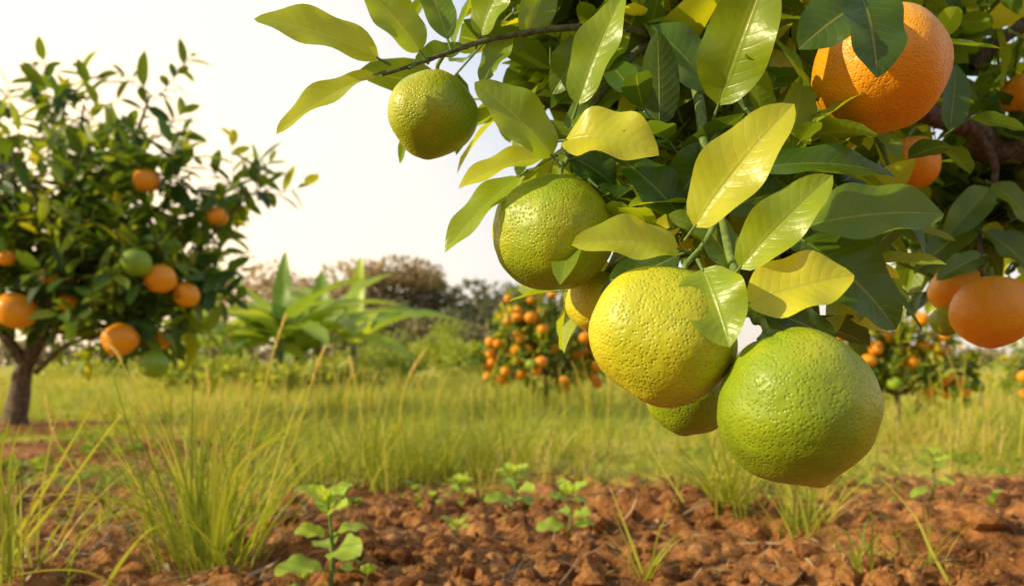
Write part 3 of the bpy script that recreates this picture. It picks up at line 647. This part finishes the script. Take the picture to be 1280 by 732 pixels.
def small_tree(name, px, pyb, lobes, ll, nf, rf, seed, tone, greens=0, per=8):
    g = G(px, pyb); d = g[1]; s = d/F; rng = np.random.RandomState(seed)
    lb = [(S(a, b_, d+dy), (rx*s, rx*s*.8, rz*s), n) for a, b_, rx, rz, dy, n in lobes]
    fl = []
    for i in range(nf+greens):
        c, rad, _ = lb[rng.randint(len(lb))]; q = nz(rng.normal(size=3)); q[1] = -abs(q[1])*1.4; q[2] -= .15
        fl.append((c+nz(q)*(np.array(rad)*(.95+.2*rng.rand())+ll*.35), rf*s*(.8+.35*rng.rand())))
    orchard_tree(name, [g-np.array([0, 0, .03]), S(px+2, pyb-22, d), S(px-2, pyb-45, d)], [4.5*s, 3.5*s, 3*s], lb, ll, per, fl[:nf], fl[nf:], seed, tone)
small_tree('orange_tree', 681, 506, [(675,402,40,26,0,38),(640,435,38,28,0,38),(715,435,40,30,0,38),(675,455,56,24,-.1,48),(655,388,22,12,0,12),(690,382,24,12,0,12),(745,450,22,22,0,14),(612,450,20,24,0,14)], .11, 60, 7.0, 31, (.35, 1), 4, 9)
small_tree('orange_tree', 1121, 532, [(1110,432,40,22,0,38),(1075,460,34,24,0,32),(1165,460,38,26,0,34),(1120,480,52,18,0,38),(1085,408,26,12,0,12),(1150,422,28,18,0,16),(1195,478,16,16,0,10),(1045,440,22,20,0,12)], .08, 34, 9.0, 32, (.35, 1), 5, 8)
small_tree('orange_tree', 1278, 508, [(1290,470,36,18,0,28),(1330,440,50,34,0,30)], .1, 8, 8, 33, (.3, .9))

# ---------------------------------------------------------------- banana plants
def banana(px, pyb, hpx, d, leaves, seed):
    rng = np.random.RandomState(seed); root = empty('banana_plant'); s = d/F
    g = S(px, pyb, d); g[2] = float(gh(g[0], g[1])); top = g+np.array([.03, 0, hpx*s*.36])
    mkl('pseudostem', tube([g, (g+top)/2, top], [.09, .075, .05], 10, 4, .1), M_stemb, root)
    B = []; D = []; Nn = []; L = []; W = []; c = []; 
    for (az_, up, ln, wd, cu_) in leaves:
        dr = nz(np.array([math.cos(az_), math.sin(az_), up])); B.append(top-np.array([0, 0, .12*rng.rand()])); D.append(dr); Nn.append(np.array([-dr[0], -dr[1]-.25, .6 if up < 4 else 0])); L.append(ln*hpx*s); W.append(wd*hpx*s); c.append(cu_)
    N = len(B)
    mkl('leaves', leaf_arrays(np.array(B), np.array(D), np.array(Nn), np.array(L), np.array(W), .3, np.array(c), rng.rand(N), 22, 6, P_banana, .12), M_ban, root)
def fan(n, seed, upr=True):
    rng = np.random.RandomState(seed); o = [(rng.rand()*6.28, .3+1.5*rng.rand(), .75+.35*rng.rand(), .24+.07*rng.rand(), .8+.8*rng.rand()) for i in range(n)]
    if upr: o.append((1.2, 9, .8, .17, .1))
    return o
banana(347, 486, 180, 10.5, [(.1, 1.1, .95, .26, 1.1), (3.1, 1.0, .95, .26, 1.2), (3.5, 2.2, .75, .22, .8), (-.5, 1.6, .85, .26, 1.0), (4.3, .9, .8, .24, 1.2), (1.3, 12, .64, .15, .1), (2.6, .6, .8, .24, 1.1), (5.3, .5, .8, .24, 1.0), (3.9, .4, .75, .22, 1)], 1)
banana(395, 484, 165, 11.5, [(.1, 1.0, .95, .26, 1.1), (3.2, 1.2, .8, .24, 1.1), (.4, 2.4, .9, .22, .9), (5.2, .8, .8, .24, 1.2), (1.3, 12, .58, .18, .1), (2.4, 1.6, .8, .22, 1), (4.4, .5, .8, .24, 1.1), (6.0, .4, .8, .24, 1.1)], 2)
banana(300, 486, 145, 11, fan(11, 3, False), 3)
banana(372, 484, 130, 10.8, fan(12, 9, False), 9)
banana(440, 482, 150, 13, fan(10, 4), 4)
banana(262, 484, 140, 12, fan(10, 6), 6)

# ---------------------------------------------------------------- shrubs and far trees
def mass(name, lobes, leaf, mat, seed, trunks=True):
    rng = np.random.RandomState(seed); B = []; D = []; Nn = []; L = []; rv = []; tr = []
    for (c, rad, n, tn) in lobes:
        c = np.asarray(c); rad = np.asarray(rad)
        sub = nz(rng.normal(size=(14, 3)))*.72
        k = rng.randint(14, size=n); dr = nz(rng.normal(size=(n, 3)))
        pts = sub[k]+dr*(.30+.14*rng.rand(n, 1))
        B.append(c+pts*rad); dd = nz(dr+.6*rng.normal(size=(n, 3))); D.append(dd); Nn.append(dr+np.array([0, 0, .6])+.5*rng.normal(size=(n, 3)))
        L.append(leaf*(.5+.9*rng.rand(n))); rv.append(np.clip(tn+.12*rng.normal(size=n)+(rng.rand(14)[k]-.5)*.3, 0, 1))
        if trunks: 
            z0 = np.array([c[0], c[1], -.1])
            tr.append(tube([z0, (z0+c)/2+rng.normal(size=3)*.03*c[2], c], [.03*c[2], .02*c[2], .01*c[2]], 6, 3))
            for q in sub[:7]: tr.append(tube([(z0*.35+c*.65), c+q*rad*.9], [.011*c[2], .004*c[2]], 4, 3))
    root = empty(name)
    B, D, Nn = map(np.concatenate, (B, D, Nn)); L = np.concatenate(L)
    mkl('foliage', leaf_arrays(B, D, Nn, L, L*.6, .2, .4, np.concatenate(rv), 2, 2, P_citrus), mat, root)
    if tr: mkl('trunks', join(tr), M_bark, root)
rg = np.random.RandomState(77)
lb = []
def FT(px, top, wpx, hpx, d, n, tn):
    s = d/F; lb.append((S(px, top+hpx/2, d), (wpx/2*s, wpx/2*s, hpx/2*s), n, tn))
for a in [(560,348,110,80,60,1700,.15),(610,350,100,80,62,1600,.1),(650,366,90,70,66,1100,.2),(520,358,90,80,58,1500,.3),(470,366,90,76,56,1400,.4),(430,340,110,84,70,1400,.65),(395,345,90,84,72,1200,.75),(350,330,80,90,70,900,.85),(300,322,90,100,74,1000,.9),(255,346,80,80,78,800,.85),(700,392,90,50,75,700,.3),(590,385,90,50,50,1000,.1),(760,405,80,40,80,500,.35),(820,412,90,36,85,500,.4),(550,400,120,50,48,1100,.4),(500,385,100,60,52,1000,.25),(440,395,90,60,54,900,.35)]:
    FT(*a)
mass('distant_treeline', lb, .6, M_far_haze, 3)
lb = []; FT(492, 326, 120, 26, 55, 1500, .8); FT(462, 338, 60, 20, 55, 500, .8); FT(530, 340, 50, 18, 55, 500, .75)
mass('umbrella_tree', lb, .4, M_far_haze, 4)
lb = []
for px in range(-200, 1700, 45):
    FT(px+rg.randint(-15, 15), 444-rg.randint(0, 8)-(10 if px < 500 else 0), 80, 28, 150, 300, .3+.3*rg.rand())
mass('horizon_trees', lb, 1.6, M_far_haze, 5, trunks=False)
lb = []
for a in [(540,418,70,50,19,900,.6),(585,425,70,48,18,900,.5),(500,432,60,40,17,800,.3),(450,436,60,44,16,800,.4),(620,432,50,40,20,600,.5),(760,440,60,34,22,600,.6),(560,402,50,40,24,600,.3),(240,440,70,44,15,600,.3),(170,446,90,30,18,600,.5),(100,450,90,26,18,600,.6),(480,400,60,50,26,600,.2),(860,446,90,24,26,500,.6),(1010,448,90,20,30,400,.6),(1240,452,100,20,30,400,.4),(290,452,80,34,9.5,500,.7),(350,456,70,30,9.3,450,.8),(405,454,70,34,9.6,500,.6),(450,455,60,32,10,450,.7),(235,455,60,34,10,450,.6)]: FT(*a)
mass('shrubs', lb, .14, M_shrub, 6, trunks=False)
g = S(1224, 505, 6.6); g[2] = float(gh(g[0], g[1]))-.02; tp = S(1224, 482, 6.6)
mkl('fence_post', tube([g, (g+tp)/2, tp, tp+np.array([0, 0, .01])], [.022, .022, .02, .006], 10, 3, .06), M_post)
